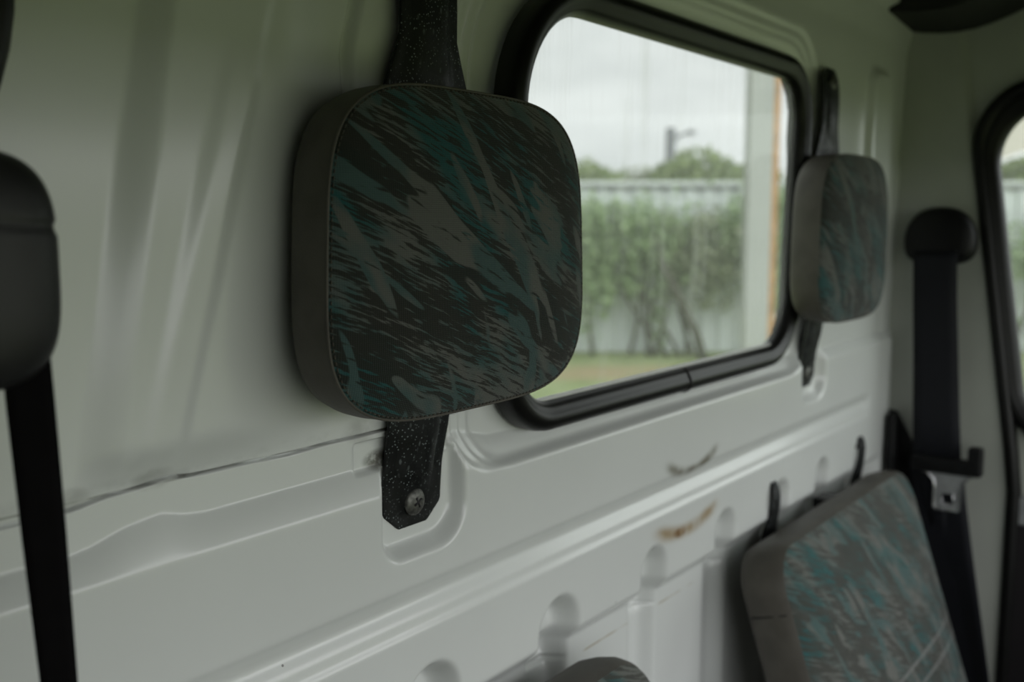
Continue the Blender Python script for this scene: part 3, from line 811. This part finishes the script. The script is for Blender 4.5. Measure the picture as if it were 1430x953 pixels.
# near belt, its guide on a post just outside the left edge
post = structure(MB().box(0.085, 0.120, -0.110, 0.02, -1.05, 0.409).build('trim_2', M['pillar'], smooth=False, bevel=0.006))
nb = tag(empty('seat_belt', (0.2, -0.07, -0.9)), 'black seat belt and rounded guide at the left edge, nearest the camera', 'seat belt', 'seat belts')
def blob(cx, cy, cz, sx, sy, zl, zh, name, mat, ex=3.0):
    V = []; nv, nu = 90, 48
    for i in range(nv + 1):
        ph = -math.pi / 2 + math.pi * i / nv
        for j in range(nu):
            q = 2 * math.pi * j / nu
            c, s = math.cos(q), math.sin(q); r = abs(math.cos(ph)) ** (2 / ex); h = math.copysign(abs(math.sin(ph)) ** (2 / ex), math.sin(ph))
            z = cz + (zh if h > 0 else zl) * h
            groove = 1 - 0.045 * math.exp(-((z - 0.001 + 0.003 * c) / 0.0016) ** 2)
            V.append((cx + sx * r * groove * math.copysign(abs(c) ** (2 / 2.6), c), cy + sy * r * groove * math.copysign(abs(s) ** (2 / 2.6), s), z))
    return mesh(name, V, grid_faces(nv + 1, nu, False, True), mat, nb)
blob(0.186, -0.066, -0.020, 0.048, 0.020, 0.052, 0.052, 'belt_guide', M['softplastic'], 3.5)
arm = MB(); arm.tube([(0.119, -0.066, -0.02), (0.145, -0.066, -0.02)], 0.014, 16); arm.build('guide_mount', M['plastic'], nb)
pts = []
for z, x, hx in ((-0.05, 0.2165, 0.0090), (-0.08, 0.2178, 0.0090), (-0.14, 0.2205, 0.0083), (-0.21, 0.2235, 0.0068), (-0.32, 0.226, 0.006), (-0.6, 0.222, 0.006), (-0.95, 0.215, 0.006)):
    pts.append(((x, -0.070 , z), (hx, -0.004, 0)))
ribbon(pts, 'webbing', M['nearweb'], nb, 0.0015)

# ------------------------------------------------------------------ outside
def leaf_mesh(name, centres, size, mat, parent, rng, flat=0.6):
    n = len(centres); C = np.asarray(centres)
    a = rng.normal(size=(n, 3)); a /= np.linalg.norm(a, axis=1)[:, None]
    b = rng.normal(size=(n, 3)); b -= a * (a * b).sum(1)[:, None]; b /= np.linalg.norm(b, axis=1)[:, None]
    s = size * rng.uniform(0.6, 1.3, n)[:, None]
    nrm = np.cross(a, b)
    P = np.stack([C - a * s, C + b * s * 0.45 + nrm * s * 0.15, C + a * s, C - b * s * 0.45 + nrm * s * 0.15], 1).reshape(-1, 3)
    F = np.arange(4 * n).reshape(n, 4)
    return mesh(name, P, F, mat, parent, smooth=False)
def leaf_mat(name, c1, c2):
    m = NT(name); o = m.obj()
    r = m.n('ShaderNodeNewGeometry').outputs['Random Per Island']
    c = m.mix(r, c1 + (1,), c2 + (1,))
    m.set(Base_Color=c, Roughness=0.6)
    m.b.inputs['Subsurface Weight'].default_value = 0.0
    tr = m.n('ShaderNodeBsdfTranslucent', {'Color': c})
    mx = m.n('ShaderNodeMixShader', {0: 0.35, 1: m.b.outputs[0], 2: tr.outputs[0]})
    m.link(mx.outputs[0], m.out.inputs['Surface'])
    return m.m
L_VINE = leaf_mat('vine_leaves', (0.22, 0.32, 0.15), (0.40, 0.50, 0.29))
L_TREE = leaf_mat('tree_leaves', (0.16, 0.22, 0.08), (0.28, 0.34, 0.15))
L_DRY = leaf_mat('dull_leaves', (0.22, 0.26, 0.16), (0.36, 0.39, 0.27))
BARK = plain('bark', (0.075, 0.075, 0.055), 0.9, nscale=20, namt=0.3)

# grass, with a worn dry patch in front of the fence
def grass_material():
    m = NT('grass'); o = m.obj()
    c = m.mix(m.ramp(m.noise(o, 3.0, 5, 0.6), 0.35, 0.65), (0.21, 0.26, 0.11, 1), (0.31, 0.35, 0.18, 1))
    c = m.mix(m.ramp(m.noise(o, 30, 4), 0.4, 0.7, 0, 0.45), c, (0.22, 0.28, 0.13, 1))
    sp = m.n('ShaderNodeSeparateXYZ', {0: o})
    # distance before the fence line (d) and along it (l)
    d = m.math('ADD', m.math('MULTIPLY', m.math('SUBTRACT', sp.outputs[0], 10.8), 0.7986), m.math('MULTIPLY', m.math('SUBTRACT', sp.outputs[1], 5.27), 0.6019))
    l = m.math('SUBTRACT', m.math('MULTIPLY', m.math('SUBTRACT', sp.outputs[0], 10.8), 0.6019), m.math('MULTIPLY', m.math('SUBTRACT', sp.outputs[1], 5.27), 0.7986))
    w1 = m.math('MULTIPLY', m.ramp(m.math('ABSOLUTE', m.math('ADD', d, 1.75)), 0.2, 0.75, 1, 0), m.ramp(m.math('ABSOLUTE', m.math('ADD', l, 0.75)), 0.5, 1.4, 1, 0))
    w1 = m.math('MULTIPLY', w1, m.ramp(m.noise(o, 2.2, 4), 0.25, 0.55))
    c = m.mix(m.math('MULTIPLY', w1, 0.8), c, (0.36, 0.28, 0.17, 1))
    m.set(Base_Color=c, Roughness=0.9); m.b.inputs['Specular IOR Level'].default_value = 0.1
    m.bump(m.noise(o, 60, 3), 0.6, 0.03)
    return m.m
gm = grass_material()
NG = 40; xs2 = np.linspace(-60, 70, NG); ys2 = np.linspace(-60, 70, NG)
GX, GY = np.meshgrid(xs2, ys2, indexing='ij')
GZ = GROUND - 0.02 * (0.5 + 0.5 * np.sin(GX * 0.7) * np.cos(GY * 0.6))
tag(mesh('lawn', np.stack([GX, GY, GZ], -1).reshape(-1, 3), grid_faces(NG, NG), gm), kind='structure')

rx, ry = 0.6019, -0.7986; fx, fy = 0.7986, 0.6019
OX, OY = 10.8, 5.27
def fp(l, d, z): return (OX + rx * l + fx * d, OY + ry * l + fy * d, z)
FT = 0.505
fence = tag(empty('metal_fence', fp(0, 0, GROUND)), 'pale grey corrugated metal fence across the yard behind the greenery', 'fence')
fmat = plain('galvanised_sheet', (0.55, 0.585, 0.575), 0.5, 0.0, namt=0.06, nscale=1.2)
pitch = 0.21; V = []; ls = []
l = -18.0
while l < 14.0:
    ls += [(l, 0), (l + pitch * 0.62, 0), (l + pitch * 0.70, -0.035), (l + pitch * 0.92, -0.035)]; l += pitch
for (l, d) in ls: V += [fp(l, d, GROUND - 0.02), fp(l, d, FT - 0.03)]
mesh('corrugated_sheet', V, grid_faces(len(ls), 2), fmat, fence, smooth=False)
cp = MB()
V = [fp(l, d, z) for l in (-18, 14) for d, z in ((-0.02, FT - 0.005), (-0.085, FT - 0.015), (-0.085, FT - 0.045), (0.0, FT - 0.030))]
cp.add(V, [(0, 1, 5, 4), (1, 2, 6, 5), (2, 3, 7, 6), (3, 0, 4, 7), (0, 3, 2, 1), (4, 5, 6, 7)])
cp.build('cap_rail', plain('cap_sheet', (0.62, 0.65, 0.64), 0.5), fence, smooth=False)
shadowm = plain('cap_shadow_grey', (0.20, 0.21, 0.21), 0.7)
cl = MB(); V = []; l = -18.0  # dark scalloped strip stands in for the shade under the cap rail
while l < 14.0:
    for dl, lo in ((0.0, 0.085), (0.06, 0.118), (0.14, 0.118), (0.20, 0.085)):
        V += [fp(l + dl, -0.040, FT - 0.072), fp(l + dl, -0.040, FT - lo)]
    l += pitch
cl.add(V, grid_faces(len(V) // 2, 2))
cl.build('cap_shadow_strip', shadowm, fence, smooth=False)

def vine(l0, width, top, n, seed, mat, label, lean=0.0, dense=0.68):
    rng = np.random.default_rng(seed)
    e = tag(empty('climbing_bush', fp(l0, -0.5, GROUND)), label, 'bush', 'bushes against the fence')
    st = MB(); C = []
    nst = 4
    for k in range(nst):
        bl = l0 + rng.uniform(-0.4, 0.4) * width; tl = bl + rng.uniform(-0.35, 0.35) * width + lean
        zt = GROUND + (top - GROUND) * rng.uniform(0.75, 1.0)
        P = []
        for i in range(9):
            t = i / 8
            P.append(fp(bl + (tl - bl) * t + 0.05 * math.sin(5 * t + k), -0.45 + 0.15 * rng.uniform(-1, 1) * t, GROUND - 0.03 + (zt - GROUND) * t))
        st.tube(P, list(np.linspace(0.028, 0.008, 9)), 6)
    nd = int(n * dense)
    tufts = [(rng.uniform(-0.55, 0.55) * width, rng.uniform(-0.42, 0.0), rng.uniform(0.07, 0.17)) for _ in range(13)]
    tufts += [(rng.uniform(-0.5, 0.5) * width, rng.uniform(0.0, 0.16), rng.uniform(0.03, 0.08)) for _ in range(6)]
    for i in range(nd):      # leafy head made of loose tufts of different height
        a, b, r = tufts[rng.integers(0, len(tufts))]
        C.append(fp(l0 + a + rng.normal(0, r), -0.45 + rng.normal(0, 0.14), top + b + rng.normal(0, r)))
    for i in range(n - nd):  # hanging strands below it
        k = rng.integers(0, 12); r2 = np.random.default_rng(seed * 31 + int(k))
        cl_ = l0 + r2.uniform(-0.55, 0.55) * width; zb_ = r2.uniform(GROUND + 0.05, top - 0.5)
        t = rng.uniform(0, 1)
        C.append(fp(cl_ + rng.normal(0, 0.045) + 0.1 * r2.uniform(-1, 1) * t, -0.42 + rng.normal(0, 0.10), max(GROUND + 0.02, zb_ + (top - 0.35 - zb_) * t)))
    st.build('stems', BARK, e)
    leaf_mesh('foliage', C, 0.055, mat, e, rng)
    return e
vine(-1.30, 1.0, -0.02, 2431, 3, L_VINE, 'green climbing bush on the metal fence, just right of the near headrest')
vine(-0.50, 1.1, 0.02, 2618, 5, L_VINE, 'full green bush on the fence in the middle of the rear window view')
vine(0.30, 1.0, -0.10, 1870, 8, L_DRY, 'dull sparse bush on the fence with a leaning dark stem', lean=-0.5)
vine(1.10, 0.8, 0.12, 2244, 11, L_VINE, 'green bush on the fence reaching the white post')
vine(4.35, 1.2, 0.0, 2244, 17, L_VINE, 'green bush on the fence seen through the right door window')
# a bare leaning branch
br = tag(MB().tube([fp(0.32, -0.75, GROUND - 0.03), fp(0.22, -0.74, -1.25), fp(0.02, -0.72, -0.85), fp(-0.18, -0.70, -0.45), fp(-0.24, -0.70, -0.12)], [0.055, 0.05, 0.042, 0.035, 0.02], 10).build('bare_trunk', BARK, origin=fp(0.32, -0.75, GROUND)), 'dark bent trunk leaning across the greenery before the fence', 'tree trunk')

def far_tree(l, d, w_, z0, z1, n, seed, mat, label):
    rng = np.random.default_rng(seed)
    e = tag(empty('far_tree', fp(l, d, GROUND)), label, 'tree', 'trees beyond the fence')
    MB().tube([fp(l, d, GROUND - 0.05), fp(l + 0.1, d, (z0 + z1) / 2 - 0.3), fp(l - 0.05, d, z1 - 0.6)], [0.20, 0.14, 0.05], 8).build('trunk', BARK, e)
    C = []
    blobs = [(rng.uniform(-0.8, 0.8) * w_, rng.uniform(-0.8, 0.8), rng.uniform(0.0, 1.0)) for _ in range(14)]
    for i in range(n):
        b = blobs[rng.integers(0, len(blobs))]; v = rng.normal(size=3); v /= np.linalg.norm(v); v *= rng.uniform(0.6, 1) ** 0.5
        zt = z0 + (z1 - z0 - 0.5) * (1 - abs(b[0] / w_) * 0.6) * b[2]
        C.append(fp(l + b[0] + v[0] * 0.8, d + b[1] * w_ * 0.5 + v[1] * 0.8, zt + v[2] * 0.55))
    leaf_mesh('crown', C, 0.16, mat, e, rng)
far_tree(3.8, 16, 1.5, 0.5, 2.35, 2200, 31, L_TREE, 'light green tree beyond the fence between the utility pole and the white post')
far_tree(1.75, 17, 1.1, 0.2, 1.75, 1400, 33, L_DRY, 'low grey-green tree beyond the fence, just left of the utility pole')
far_tree(0.0, 15, 0.7, 0.3, 1.95, 1200, 35, L_TREE, 'small pale green tree beyond the fence right beside the near headrest')
far_tree(12.3, 15, 1.5, 0.5, 2.3, 1800, 37, L_TREE, 'green tree beyond the fence seen through the right door window')

# utility pole with a lamp arm
up = tag(empty('utility_pole', (27.25, 14.05, GROUND)), 'grey utility pole with a short lamp arm against the cloudy sky', 'pole')
pm = plain('weathered_pole', (0.14, 0.145, 0.15), 0.9, nscale=6)
MB().tube([(27.25, 14.05, GROUND - 0.1), (27.25, 14.05, 2.85)], [0.19, 0.15], 12).build('shaft', pm, up)
MB().tube([(27.25, 14.05, 2.35), (27.40, 13.85, 2.62), (27.58, 13.62, 2.72)], 0.045, 8).build('lamp_arm', pm, up)
MB().box(27.50, 27.72, 13.44, 13.64, 2.66, 2.78).build('lamp_head', pm, up, bevel=0.03)

# white porch post with a brown timber strip, and the porch eave it carries
pp = tag(empty('porch_post', (4.85, 1.58, GROUND)), 'white square porch post with a brown strip, outside the rear window', 'post')
def ang_box(cx_, cy_, hw, hd, z0, z1):
    V = [(cx_ + rx * a + fx * b, cy_ + ry * a + fy * b, z) for a in (-hw, hw) for b in (-hd, hd) for z in (z0, z1)]
    return V, [(0, 1, 3, 2), (4, 6, 7, 5), (0, 4, 5, 1), (2, 3, 7, 6), (0, 2, 6, 4), (1, 5, 7, 3)]
MB().add(*ang_box(4.842, 1.585, 0.060, 0.055, GROUND - 0.05, 2.6)).build('post_shaft', plain('post_paint', (0.38, 0.39, 0.37), 0.6, namt=0.05, nscale=3), pp, smooth=False, bevel=0.006)
MB().add(*ang_box(4.889, 1.523, 0.0165, 0.045, GROUND + 0.25, 2.6)).build('timber_strip', plain('brown_timber', (0.42, 0.24, 0.11), 0.7, namt=0.2, nscale=12), pp, smooth=False, bevel=0.003)
em = plain('pale_eave', (0.60, 0.56, 0.50), 0.7, namt=0.04)
ev = MB()
E0 = [(6.52, 1.00), (6.85, 0.40), (8.4, -2.4)]
V = []
for (x, y), z in zip(E0, (0.30, 0.56, 1.2)):
    V += [(x, y, z), (x, y, z + 1.3), (x + 0.5, y + 0.27, z + 1.3), (x + 0.5, y + 0.27, z)]
ev.add(V, grid_faces(3, 4, False, True) + [(0, 1, 2, 3), (11, 10, 9, 8)])
tag(ev.build('porch_eave', em, smooth=False, origin=(6.85, 0.4, 0.5)), 'pale beige eave edge in the top of the right door window', 'eave')
